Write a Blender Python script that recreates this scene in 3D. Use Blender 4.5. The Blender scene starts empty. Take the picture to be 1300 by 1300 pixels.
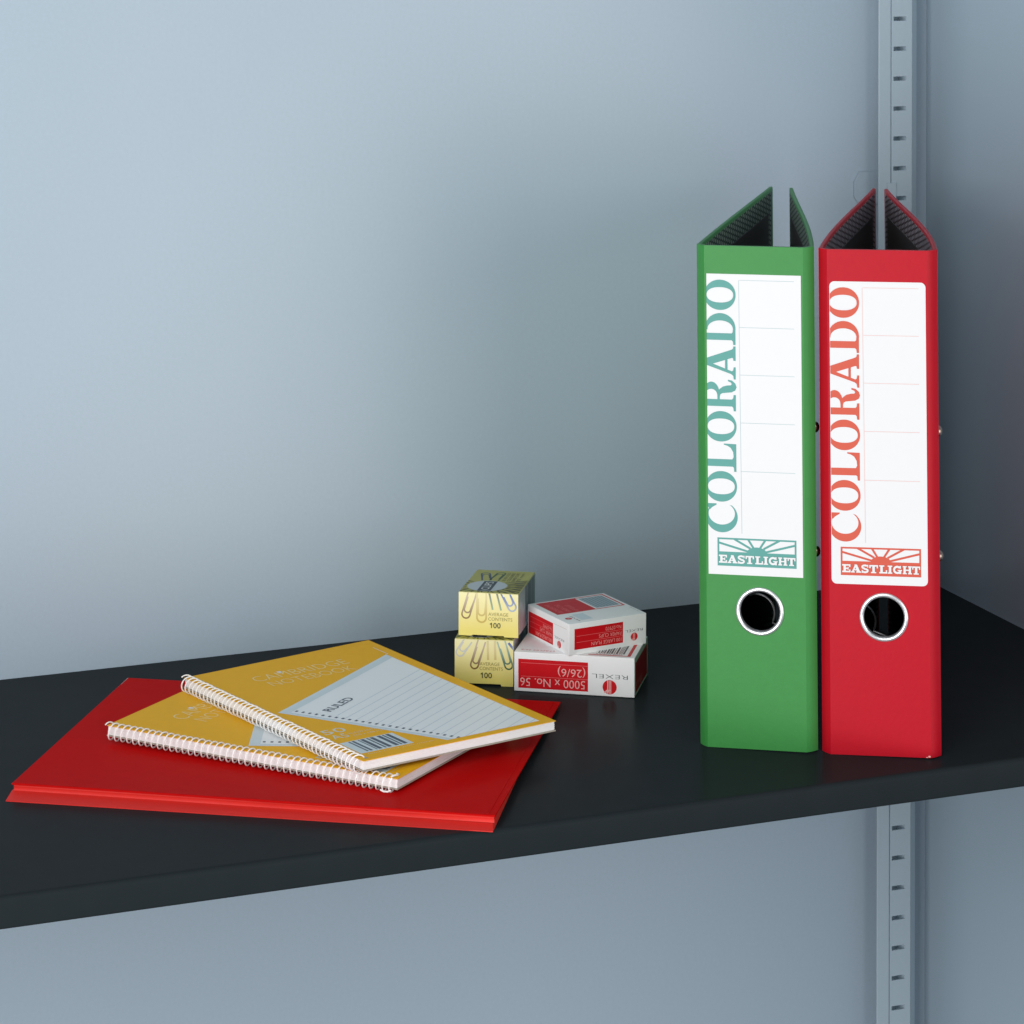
import bpy, bmesh, math, random
from mathutils import Matrix, Vector, Euler
from mathutils.geometry import tessellate_polygon
random.seed(7)
S = 0.001                      # everything below is written in millimetres
sc = bpy.context.scene
COL = sc.collection

# ------------------------------------------------------------------ camera
F, CX, CY, PITCH, ROLL, CAM_H = 3864.37, 681.41, -312.66, -0.00482, 0.00259, 621.0
cd = bpy.data.cameras.new('camera'); cam = bpy.data.objects.new('camera', cd); COL.objects.link(cam)
cd.sensor_width = 36.0; cd.lens = F / 1300 * 36.0
cd.shift_x = -(CX - 650) / 1300; cd.shift_y = (CY - 650) / 1300
cd.clip_start = 0.05; cd.clip_end = 50
fw = Vector((0, math.cos(PITCH), -math.sin(PITCH))); up = Vector((0, math.sin(PITCH), math.cos(PITCH))); rt = Vector((1, 0, 0))
R_ = rt * math.cos(ROLL) + up * math.sin(ROLL); U_ = up * math.cos(ROLL) - rt * math.sin(ROLL)
m = Matrix((R_, U_, -fw)).transposed().to_4x4(); m.translation = Vector((0, 0, CAM_H * S)); cam.matrix_world = m
sc.camera = cam

# ------------------------------------------------------------------ light
w = bpy.data.worlds.new('World'); sc.world = w; w.use_nodes = True
bg = w.node_tree.nodes['Background']; bg.inputs[0].default_value = (0.66, 0.78, 0.90, 1); bg.inputs[1].default_value = 0.23
def area(name, target, az, el, dist, sx, sy, power, col):
    l = bpy.data.lights.new(name, 'AREA'); l.shape = 'RECTANGLE'; l.size = sx; l.size_y = sy; l.energy = power; l.color = col
    o = bpy.data.objects.new(name, l); COL.objects.link(o)
    a, e = math.radians(az), math.radians(el)
    d = Vector((math.sin(a) * math.cos(e), -math.cos(a) * math.cos(e), math.sin(e)))
    o.location = Vector(target) + d * dist
    o.rotation_euler = d.to_track_quat('Z', 'Y').to_euler()
    return o
T = (0.02, 2.0, 0.15)
area('softbox_right', T, 45, 1, 1.8, 1.3, 1.2, 11.5, (1, .985, .96))
area('softbox_left', T, -28, 1, 1.9, 1.1, 1.4, 30, (1, .985, .97))
area('softbox_above', T, -8, 34, 2.0, 1.4, .9, 11, (1, .99, .98))
sc.view_settings.view_transform = 'Standard'; sc.view_settings.look = 'None'
sc.view_settings.exposure = 0.0; sc.view_settings.gamma = 1.0

# ------------------------------------------------------------------ materials
def mat(name, col, rough=.5, metal=0., spec=.5, noise=0., nscale=200., bump=0., bscale=600., coat=0., rnoise=0., ior=1.5):
    mt = bpy.data.materials.new(name); mt.use_nodes = True
    nt = mt.node_tree; b = nt.nodes['Principled BSDF']
    b.inputs['Base Color'].default_value = (*col, 1); b.inputs['Roughness'].default_value = rough
    b.inputs['Metallic'].default_value = metal; b.inputs['Specular IOR Level'].default_value = spec
    b.inputs['IOR'].default_value = ior
    if coat: b.inputs['Coat Weight'].default_value = coat; b.inputs['Coat Roughness'].default_value = .12
    tc = None
    if noise or bump or rnoise:
        tc = nt.nodes.new('ShaderNodeTexCoord')
    if noise:
        n = nt.nodes.new('ShaderNodeTexNoise'); n.inputs['Scale'].default_value = nscale; n.inputs['Detail'].default_value = 5
        nt.links.new(tc.outputs['Object'], n.inputs['Vector'])
        mx = nt.nodes.new('ShaderNodeMix'); mx.data_type = 'RGBA'
        mx.inputs[6].default_value = (*[c * (1 - noise) for c in col], 1); mx.inputs[7].default_value = (*[min(1, c * (1 + noise)) for c in col], 1)
        nt.links.new(n.outputs['Fac'], mx.inputs[0]); nt.links.new(mx.outputs[2], b.inputs['Base Color'])
    if rnoise:
        n = nt.nodes.new('ShaderNodeTexNoise'); n.inputs['Scale'].default_value = 14; n.inputs['Detail'].default_value = 6
        nt.links.new(tc.outputs['Object'], n.inputs['Vector'])
        mr = nt.nodes.new('ShaderNodeMapRange'); mr.inputs[3].default_value = rough - rnoise; mr.inputs[4].default_value = rough + rnoise
        nt.links.new(n.outputs['Fac'], mr.inputs[0]); nt.links.new(mr.outputs[0], b.inputs['Roughness'])
    if bump:
        n = nt.nodes.new('ShaderNodeTexNoise'); n.inputs['Scale'].default_value = bscale; n.inputs['Detail'].default_value = 3
        nt.links.new(tc.outputs['Object'], n.inputs['Vector'])
        bp = nt.nodes.new('ShaderNodeBump'); bp.inputs['Strength'].default_value = bump; bp.inputs['Distance'].default_value = .0004
        nt.links.new(n.outputs['Fac'], bp.inputs['Height']); nt.links.new(bp.outputs['Normal'], b.inputs['Normal'])
    return mt

def weave(name, dark, light):
    """printed end paper: broken upright ticks in light ink on dark paper"""
    mt = bpy.data.materials.new(name); mt.use_nodes = True; nt = mt.node_tree; b = nt.nodes['Principled BSDF']; b.inputs['Roughness'].default_value = .7
    tc = nt.nodes.new('ShaderNodeTexCoord'); sp = nt.nodes.new('ShaderNodeSeparateXYZ'); nt.links.new(tc.outputs['Object'], sp.inputs[0])
    def math_(op, a, b_=None):
        n = nt.nodes.new('ShaderNodeMath'); n.operation = op
        for i, v in enumerate((a, b_)):
            if v is None: continue
            if hasattr(v, 'links'): nt.links.new(v, n.inputs[i])
            else: n.inputs[i].default_value = v
        return n.outputs[0]
    y = math_('MULTIPLY', sp.outputs[1], 2 * math.pi / .0064)
    z = math_('MULTIPLY', sp.outputs[2], 2 * math.pi / .0036)
    tick = math_('SINE', math_('ADD', z, math_('MULTIPLY', math_('FLOOR', math_('DIVIDE', y, 2 * math.pi)), math.pi * .8)))
    col = math_('GREATER_THAN', math_('SINE', y), -.1)
    f = math_('MULTIPLY', math_('GREATER_THAN', tick, -.35), col)
    mx = nt.nodes.new('ShaderNodeMix'); mx.data_type = 'RGBA'; mx.inputs[6].default_value = (*dark, 1); mx.inputs[7].default_value = (*light, 1)
    nt.links.new(f, mx.inputs[0]); nt.links.new(mx.outputs[2], b.inputs['Base Color'])
    return mt

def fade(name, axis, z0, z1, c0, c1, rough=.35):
    """tint running from one colour to another along an axis of the card"""
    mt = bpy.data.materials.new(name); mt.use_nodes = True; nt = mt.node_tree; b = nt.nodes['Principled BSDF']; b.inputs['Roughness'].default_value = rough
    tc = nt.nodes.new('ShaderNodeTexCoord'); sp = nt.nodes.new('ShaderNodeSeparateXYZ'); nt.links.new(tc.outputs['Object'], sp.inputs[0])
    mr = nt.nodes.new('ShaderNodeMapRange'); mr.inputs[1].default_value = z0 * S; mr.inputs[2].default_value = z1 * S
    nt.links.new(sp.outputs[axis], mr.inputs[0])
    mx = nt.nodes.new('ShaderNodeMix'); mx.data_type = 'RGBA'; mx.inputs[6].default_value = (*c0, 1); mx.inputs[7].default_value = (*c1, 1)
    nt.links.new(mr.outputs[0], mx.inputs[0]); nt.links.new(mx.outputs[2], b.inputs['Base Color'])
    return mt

M = dict(
    wall=mat('painted_steel', (.38, .47, .548), .31, spec=.5, noise=.05, nscale=380, bump=.14, bscale=900, rnoise=.04),
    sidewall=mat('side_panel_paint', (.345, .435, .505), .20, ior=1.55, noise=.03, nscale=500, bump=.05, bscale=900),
    upright=mat('upright_paint', (.42, .51, .57), .38, noise=.03, nscale=300, bump=.06, bscale=800),
    shelf=mat('shelf_enamel', (.0180, .0235, .0260), .25, ior=1.065, noise=.08, nscale=60, bump=.03, bscale=700, rnoise=.03),
    green=mat('green_paper', (.038, .235, .050), .42, ior=1.36, noise=.07, nscale=160, bump=.16, bscale=420),
    red=mat('red_paper', (.46, .003, .014), .42, ior=1.32, noise=.06, nscale=160, bump=.16, bscale=420),
    label=mat('label_paper', (.74, .745, .755), .55, noise=.01),
    teal=mat('teal_ink', (.08, .31, .28), .5, noise=.05, nscale=300),
    tealline=mat('fine_teal_ink', (.38, .50, .52), .5),
    rust=mat('orange_ink', (.60, .085, .045), .5, noise=.05, nscale=300),
    rustline=mat('fine_orange_ink', (.74, .44, .42), .5),
    chrome=mat('nickel', (.86, .87, .89), .30, .8),
    rivetm=mat('brassy_rivet', (.45, .36, .30), .3, 1.0),
    black=mat('black_lacquer', (.01, .012, .014), .22),
    weave_g=weave('green_end_paper', (.018, .045, .030), (.30, .36, .31)),
    weave_r=weave('red_end_paper', (.040, .022, .028), (.36, .33, .36)),
    liner=mat('liner_board', (.035, .032, .032), .7, noise=.15, nscale=90),
    folder=mat('folder_card', (.56, .006, .006), .26, ior=1.035, noise=.05, nscale=120, bump=.12, bscale=300, rnoise=.03),
    foldern=mat('folder_edge', (.62, .026, .020), .5, ior=1.3, noise=.05, nscale=120, bump=.2, bscale=300),
    gold=mat('gold_cover', (.90, .47, .018), .24, ior=1.08, noise=.04, nscale=150, bump=.03, bscale=300),
    page=mat('page_edges', (.88, .86, .86), .7, noise=.02, nscale=900),
    board=mat('grey_board', (.40, .36, .30), .8, noise=.1, nscale=300),
    coil=mat('white_coil', (.93, .93, .92), .28),
    panel=mat('ruled_sheet_print', (.88, .92, .94), .30, ior=1.15, noise=.01),
    band=mat('sheet_margin_print', (.66, .76, .80), .30, ior=1.15),
    rule=mat('rule_ink', (.64, .70, .76), .35, ior=1.15),
    navy=mat('navy_ink', (.035, .06, .10), .35),
    cream=mat('pale_gold_ink', (.88, .66, .24), .30),
    palegrey=mat('pale_ink', (.66, .68, .55), .30),
    white=mat('white_ink', (.80, .82, .82), .3),
    card=mat('white_card', (.88, .88, .88), .42, noise=.015, nscale=200, bump=.03, bscale=300),
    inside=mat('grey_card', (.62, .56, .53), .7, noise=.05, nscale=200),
    redink=mat('red_ink', (.60, .006, .012), .38, ior=1.3, noise=.04, nscale=200),
    pink=mat('pink_reversed_type', (.85, .42, .40), .45),
    pinkline=mat('thin_pink_rule', (.80, .16, .17), .45),
    steelblue=mat('grey_blue_print', (.22, .31, .36), .4),
    ink=mat('dark_ink', (.03, .045, .06), .4),
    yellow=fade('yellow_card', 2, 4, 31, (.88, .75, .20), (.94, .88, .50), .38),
    yellowshade=mat('shaded_yellow_card', (.44, .42, .09), .38, noise=.03),  # same yellow card, the shade of the dimly lit top put into its colour
    olive=mat('olive_ink', (.30, .25, .05), .4),
    oliveline=mat('dark_olive_ink', (.07, .075, .02), .4),
    clipbrown=fade('brown_clip_ink', 2, 12, 26, (.24, .14, .04), (.60, .50, .38)),
    clipgold=fade('gold_clip_ink', 2, 10, 26, (.62, .46, .10), (.80, .70, .36)),
    clipgreen=fade('green_clip_ink', 2, 12, 28, (.03, .12, .06), (.42, .58, .50)),
    cliplight=fade('pale_green_clip_ink', 2, 17, 29, (.36, .52, .32), (.20, .24, .22)),
    clipblue=fade('blue_clip_ink', 2, 18, 30, (.42, .50, .62), (.09, .16, .42)),
    clipsilver=mat('silver_clip_ink', (.66, .66, .60), .35),
    clipdark=mat('dark_clip_ink', (.035, .04, .03), .4),
    cliptop=mat('navy_clip_ink', (.05, .08, .14), .4),
    cliptopg=mat('green_clip_top_ink', (.03, .09, .04), .4),
    sheetblue=mat('pale_blue_card', (.52, .58, .62), .35),
)

# ------------------------------------------------------------------ helpers
def obj(name, V, Fc, material, parent=None, smooth=False, bevel=0, mats=None, fm=None):
    me = bpy.data.meshes.new(name)
    me.from_pydata([tuple(c * S for c in v) for v in V], [], Fc); me.update()
    for mm in (mats or [material]): me.materials.append(mm)
    if fm: me.polygons.foreach_set('material_index', fm)
    if bevel or smooth:
        bm = bmesh.new(); bm.from_mesh(me)
        if bevel:
            bmesh.ops.remove_doubles(bm, verts=bm.verts, dist=1e-6)
            es = [e for e in bm.edges if len(e.link_faces) == 2 and e.calc_face_angle(0) > .6]
            bmesh.ops.bevel(bm, geom=es, offset=bevel * S, segments=3, affect='EDGES', profile=.6)
        for f in bm.faces: f.smooth = smooth
        bm.to_mesh(me); bm.free()
        if smooth and bevel: me.set_sharp_from_angle(angle=math.radians(40))
        elif smooth: me.set_sharp_from_angle(angle=math.radians(50))
    o = bpy.data.objects.new(name, me); COL.objects.link(o)
    if parent: o.parent = parent
    return o
def tag(o, label=None, cat=None, group=None, kind=None):
    if label: o['label'] = label
    if cat: o['category'] = cat
    if group: o['group'] = group
    if kind: o['kind'] = kind
    return o
def empty(name, loc, rot, label, cat, group=None):
    o = bpy.data.objects.new(name, None); COL.objects.link(o); o.empty_display_size = .02
    o.location = [c * S for c in loc]; o.rotation_mode = 'XYZ'; o.rotation_euler = rot
    return tag(o, label, cat, group)
class G:
    """mesh collector"""
    def __init__(s): s.V = []; s.F = []; s.n = 0
    def box(s, x0, x1, y0, y1, z0, z1):
        b = len(s.V); s.V += [(x, y, z) for z in (z0, z1) for y in (y0, y1) for x in (x0, x1)]
        s.F += [tuple(b + i for i in f) for f in ((0, 2, 3, 1), (4, 5, 7, 6), (0, 1, 5, 4), (2, 6, 7, 3), (0, 4, 6, 2), (1, 3, 7, 5))]
        return s
    def quadstrip(s, rows, closed=False):
        b = len(s.V); n = len(rows[0])
        for r in rows: s.V += list(r)
        for i in range(len(rows) - 1):
            for j in range(n if closed else n - 1):
                k = (j + 1) % n
                s.F.append((b + i * n + j, b + i * n + k, b + (i + 1) * n + k, b + (i + 1) * n + j))
        return s
    def prism(s, poly, holes, mapf, t0, t1, caps=True):
        """poly and holes in (u, v); mapf(u, v, t) -> xyz; extruded from t0 to t1"""
        loops = [poly] + list(holes)
        pts = [p for l in loops for p in l]
        tris = tessellate_polygon([[Vector((p[0], p[1], 0)) for p in l] for l in loops])
        b = len(s.V); n = len(pts)
        for t in (t0, t1): s.V += [mapf(p[0], p[1], t) for p in pts]
        for t in tris:
            s.F.append(tuple(b + i for i in t)); s.F.append(tuple(b + n + i for i in reversed(t)))
        k = 0
        for l in loops:
            for i in range(len(l)):
                j = (i + 1) % len(l)
                s.F.append((b + k + i, b + k + j, b + n + k + j, b + n + k + i))
            k += len(l)
        return s
    def tube(s, path, r, seg=8, closed=False, caps=True):
        rows = []
        n = len(path)
        for i, p in enumerate(path):
            p = Vector(p)
            a = Vector(path[(i - 1) % n] if (closed or i) else path[0]); c = Vector(path[(i + 1) % n] if (closed or i < n - 1) else path[-1])
            t = (c - a).normalized()
            ref = Vector((0, 0, 1)) if abs(t.z) < .9 else Vector((1, 0, 0))
            if i == 0: nx = t.cross(ref).normalized()
            else: nx = (nx - t * nx.dot(t)).normalized()
            ny = t.cross(nx)
            rows.append([tuple(p + nx * math.cos(q) * r + ny * math.sin(q) * r) for q in [2 * math.pi * k / seg for k in range(seg)]])
        if closed: rows.append(rows[0])
        b = len(s.V); s.quadstrip(rows, True)
        if caps and not closed:
            s.F.append(tuple(b + i for i in range(seg))[::-1]); s.F.append(tuple(b + (len(rows) - 1) * seg + i for i in range(seg)))
        return s
    def lathe(s, prof, mapf, seg=64):
        rows = [[mapf(r * math.cos(q), r * math.sin(q), h) for q in [2 * math.pi * k / seg for k in range(seg)]] for r, h in prof]
        return s.quadstrip(rows, True)
    def build(s, name, material, parent=None, **k): return obj(name, s.V, s.F, material, parent, **k)

class Print:
    FINE = 0
    def hundred(s, u0, u1, v0, v1, w):
        W = (u1 - u0) / 2.75; h = v1 - v0
        s.rect(u0 + W * .3, u0 + W * .3 + w, v0, v1); s.poly([(u0 + W * .3 + w * .5, v1), (u0 + W * .3, v1 - w * .2), (u0 - .0, v1 - h * .2), (u0 - .0, v1 - h * .2 - w), (u0 + W * .3 + w * .5, v1 - h * .18 - w)])
        for k in (0, 1):
            c = u0 + W * (1.3 + k * .98); s.ell(c, (v0 + v1) / 2, W * .44, h / 2 + .05, W * .44 - w, h / 2 - w * .95)
        return s
    """flat print in a (u, v) frame; every stroke sits a hair above the one before it"""
    def __init__(s, mapf, h0=.06, step=.012, clip=None): s.m = mapf; s.h = h0; s.st = step; s.V = []; s.F = []; s.clip = clip; s.fine = Print.FINE
    def poly(s, pts, holes=()):
        loops = [list(pts)] + [list(h) for h in holes]
        flat = [p for l in loops for p in l]
        tris = tessellate_polygon([[Vector((p[0], p[1], 0)) for p in l] for l in loops])
        for t in tris:
            P = [flat[i] for i in t]
            if s.clip:
                for (ax, lim, sg) in s.clip:
                    Q = []
                    for i in range(len(P)):
                        a, b = P[i], P[(i + 1) % len(P)]
                        da, db = (a[ax] - lim) * sg, (b[ax] - lim) * sg
                        if da >= 0: Q.append(a)
                        if (da >= 0) != (db >= 0):
                            k = da / (da - db); Q.append((a[0] + (b[0] - a[0]) * k, a[1] + (b[1] - a[1]) * k))
                    P = Q
                    if len(P) < 3: break
            if len(P) < 3: continue
            for k in range(1, len(P) - 1): s.tri(P[0], P[k], P[k + 1])
        s.h += s.st
        return s
    def tri(s, a, b_, c):
        e = [math.dist(a, b_), math.dist(b_, c), math.dist(c, a)]; k = e.index(max(e))
        if s.fine and e[k] > s.fine:
            p = (a, b_, c); p0, p1, p2 = p[k], p[(k + 1) % 3], p[(k + 2) % 3]; mm = ((p0[0] + p1[0]) / 2, (p0[1] + p1[1]) / 2)
            s.tri(p0, mm, p2); s.tri(mm, p1, p2); return
        b = len(s.V); s.V += [s.m(q[0], q[1], s.h) for q in (a, b_, c)]; s.F.append((b, b + 1, b + 2))
    def rect(s, u0, u1, v0, v1): return s.poly([(u0, v0), (u1, v0), (u1, v1), (u0, v1)])
    def line(s, a, b, w):
        dx, dy = b[0] - a[0], b[1] - a[1]; l = math.hypot(dx, dy) or 1; nx, ny = -dy / l * w / 2, dx / l * w / 2
        return s.poly([(a[0] + nx, a[1] + ny), (b[0] + nx, b[1] + ny), (b[0] - nx, b[1] - ny), (a[0] - nx, a[1] - ny)])
    def path(s, pts, w):
        h = s.h
        L, Rr = [], []
        for i, p in enumerate(pts):
            a = pts[max(0, i - 1)]; b = pts[min(len(pts) - 1, i + 1)]
            dx, dy = b[0] - a[0], b[1] - a[1]; l = math.hypot(dx, dy) or 1; nx, ny = -dy / l * w / 2, dx / l * w / 2
            L.append((p[0] + nx, p[1] + ny)); Rr.append((p[0] - nx, p[1] - ny))
        for i in range(len(pts) - 1):
            s.h = h; s.poly([L[i], L[i + 1], Rr[i + 1], Rr[i]])
        return s
    def ell(s, cx, cy, rx, ry, irx=None, iry=None, icx=None, n=48, e=2.0, ie=2.0):
        def lp(cx, cy, rx, ry, e):
            o = []
            for k in range(n):
                q = 2 * math.pi * k / n; c, d = math.cos(q), math.sin(q)
                o.append((cx + rx * math.copysign(abs(c) ** (2 / e), c), cy + ry * math.copysign(abs(d) ** (2 / e), d)))
            return o
        if irx is None: return s.poly(lp(cx, cy, rx, ry, e))
        return s.poly(lp(cx, cy, rx, ry, e), [lp(icx if icx is not None else cx, cy, irx, iry, ie)])
    def text(s, txt, u0, u1, v0, v1, rot=False, mapuv=None, bold=0.0, align=None):
        """fit the string into a box; rot turns it upside down"""
        c = bpy.data.curves.new('t', 'FONT'); c.body = txt; c.resolution_u = 3; c.fill_mode = 'FRONT'; c.offset = bold; c.space_character = 1.0
        o = bpy.data.objects.new('t', c); COL.objects.link(o)
        dg = bpy.context.evaluated_depsgraph_get(); me = bpy.data.meshes.new_from_object(o.evaluated_get(dg))
        xs = [v.co.x for v in me.vertices]; ys = [v.co.y for v in me.vertices]
        x0, x1, y0, y1 = min(xs), max(xs), min(ys), max(ys)
        if align == 'keep': sx = sy = (v1 - v0) / (y1 - y0)
        else: sx, sy = (u1 - u0) / (x1 - x0), (v1 - v0) / (y1 - y0)
        b = len(s.V)
        for v in me.vertices:
            u, vv = (v.co.x - x0) * sx, (v.co.y - y0) * sy
            if rot: u, vv = u1 - u, v1 - vv
            else: u, vv = u0 + u, v0 + vv
            if mapuv: u, vv = mapuv(u, vv)
            s.V.append(s.m(u, vv, s.h))
        s.F += [tuple(b + i for i in p.vertices) for p in me.polygons]
        bpy.data.objects.remove(o); bpy.data.meshes.remove(me); bpy.data.curves.remove(c)
        s.h += s.st
        return s
    def build(s, name, material, parent): return obj(name, s.V, s.F, material, parent)

# ================================================================== the cabinet
YAW = 0.37983; KX, KY = 299.84, 2339.29; SD = 397.05
CAB = Matrix.Translation((KX * S, KY * S, 0)) @ Matrix.Rotation(YAW, 4, 'Z')   # x along the back wall, -y towards the front, z up
def cab(o): o.matrix_world = CAB; return o
# back wall and side wall: bent steel sheets that meet in a rounded inner corner
g = G(); g.box(-1150, 0, 0, 1.5, -460, 700)
tag(cab(g.build('back_wall', M['wall'])), kind='structure', label='pale blue grey painted steel back wall')
g = G(); g.box(0, 1.5, -430, 1.5, -460, 700)
o = tag(cab(g.build('side_wall', M['sidewall'])), kind='structure', label='pale blue grey painted steel side wall')

# shelf: folded sheet with a rounded front lip
prof = [(-.8, -1.2), (-.8, 0), (-SD + 5, 0)]
for k in range(7):
    q = math.pi / 2 * k / 6
    prof.append((-SD + 3.2 - 3.2 * math.sin(q), -3.2 + 3.2 * math.cos(q)))
prof += [(-SD, -16)]
for k in range(1, 5):
    q = math.pi / 2 * k / 4
    prof.append((-SD + 1.4 - 1.4 * math.cos(q), -16.6 - 1.4 * math.sin(q)))
prof += [(-SD + 16, -18), (-SD + 16, -16.8), (-SD + 3.5, -16.8), (-SD + 1.4, -15), (-SD + 1.4, -3.6), (-SD + 4, -1.2)]
g = G(); g.prism(prof, [], lambda u, v, t: (t, u, v), -1140, -1.0)
sh = cab(g.build('shelf', M['shelf'], smooth=True))
tag(sh, 'black enamelled steel shelf carrying the files, notebooks and small boxes', 'shelf')

# slotted upright in the corner
up_ = empty('slotted_upright', (0, 0, 0), (0, 0, 0), 'pale grey steel upright with a column of slots in the cabinet corner', 'shelf upright')
up_.matrix_world = CAB @ Matrix.Translation((-34 * S, -20 * S, 0))
X0 = -34
Z0, Z1 = -450, 690
g = G()      # plain flange on the left and its return to the wall
g.box(-51.6 - X0, -41.6 - X0, 0, 1.5, Z0, Z1);
g.build('plain_flange', M['upright'], up_, bevel=.35)
# slotted strip
slots = [432 - 22.67 * k for k in range(-11, 39)]
slots = [z for z in slots if Z0 + 6 < z < Z1 - 6]
xs = [-40.7, -39.2, -28.1, -23.4]; zs = [Z0]
for z in sorted(slots): zs += [z - 1.65, z + 1.65]
zs.append(Z1)
g = G(); nz = len(zs)
for t in (.1, 1.6):
    for x in xs:
        for z in zs: g.V.append((x - X0, t, z))
idx = lambda t, i, j: t * 4 * nz + i * nz + j
solid = lambda i, j: 0 <= i < 3 and 0 <= j < nz - 1 and not (i == 1 and j % 2 == 1)
for i in range(3):
    for j in range(nz - 1):
        if not solid(i, j): continue
        g.F.append((idx(0, i, j), idx(0, i + 1, j), idx(0, i + 1, j + 1), idx(0, i, j + 1)))
        g.F.append((idx(1, i, j + 1), idx(1, i + 1, j + 1), idx(1, i + 1, j), idx(1, i, j)))
        for (di, dj, p, q) in ((-1, 0, (i, j), (i, j + 1)), (1, 0, (i + 1, j + 1), (i + 1, j)), (0, -1, (i + 1, j), (i, j)), (0, 1, (i, j + 1), (i + 1, j + 1))):
            if not solid(i + di, j + dj): g.F.append((idx(0, *p), idx(0, *q), idx(1, *q), idx(1, *p)))
g.build('slotted_strip', M['upright'], up_)
g = G()     # bevelled return on the right
pr = [(-23.3, .1), (-17.2, 4.4), (-16.6, 5.4), (-16.6, 19), (-18.0, 19), (-18.0, 6), (-23.3, 2.0)]
g.prism([(u - X0, v) for u, v in pr], [], lambda u, v, t: (u, v, t), Z0, Z1)
g.build('bevelled_flange', M['upright'], up_)
g = G(); g.box(-41.2 - X0, -26 - X0, 14, 15.2, Z0, Z1); g.box(-27.4 - X0, -26 - X0, 1.7, 14, Z0, Z1)
g.build('inner_channel', M['upright'], up_)
g = G()     # little clip hooked over the joint
g.box(-44.7 - X0, -37.3 - X0, -1.2, -.05, 262, 308); g.build('clip', M['upright'], up_, bevel=.3)
g = G()     # octagonal fixing plate behind the upright
g.prism([(-62.6, 296), (-58.6, 290), (-36, 290), (-36, 314.6), (-58.3, 314.6), (-62.6, 307.4)], [], lambda u, v, t: (u - X0, t, v), 17.9, 19.3)
g.build('fixing_plate', M['wall'], up_, bevel=.12)

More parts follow.
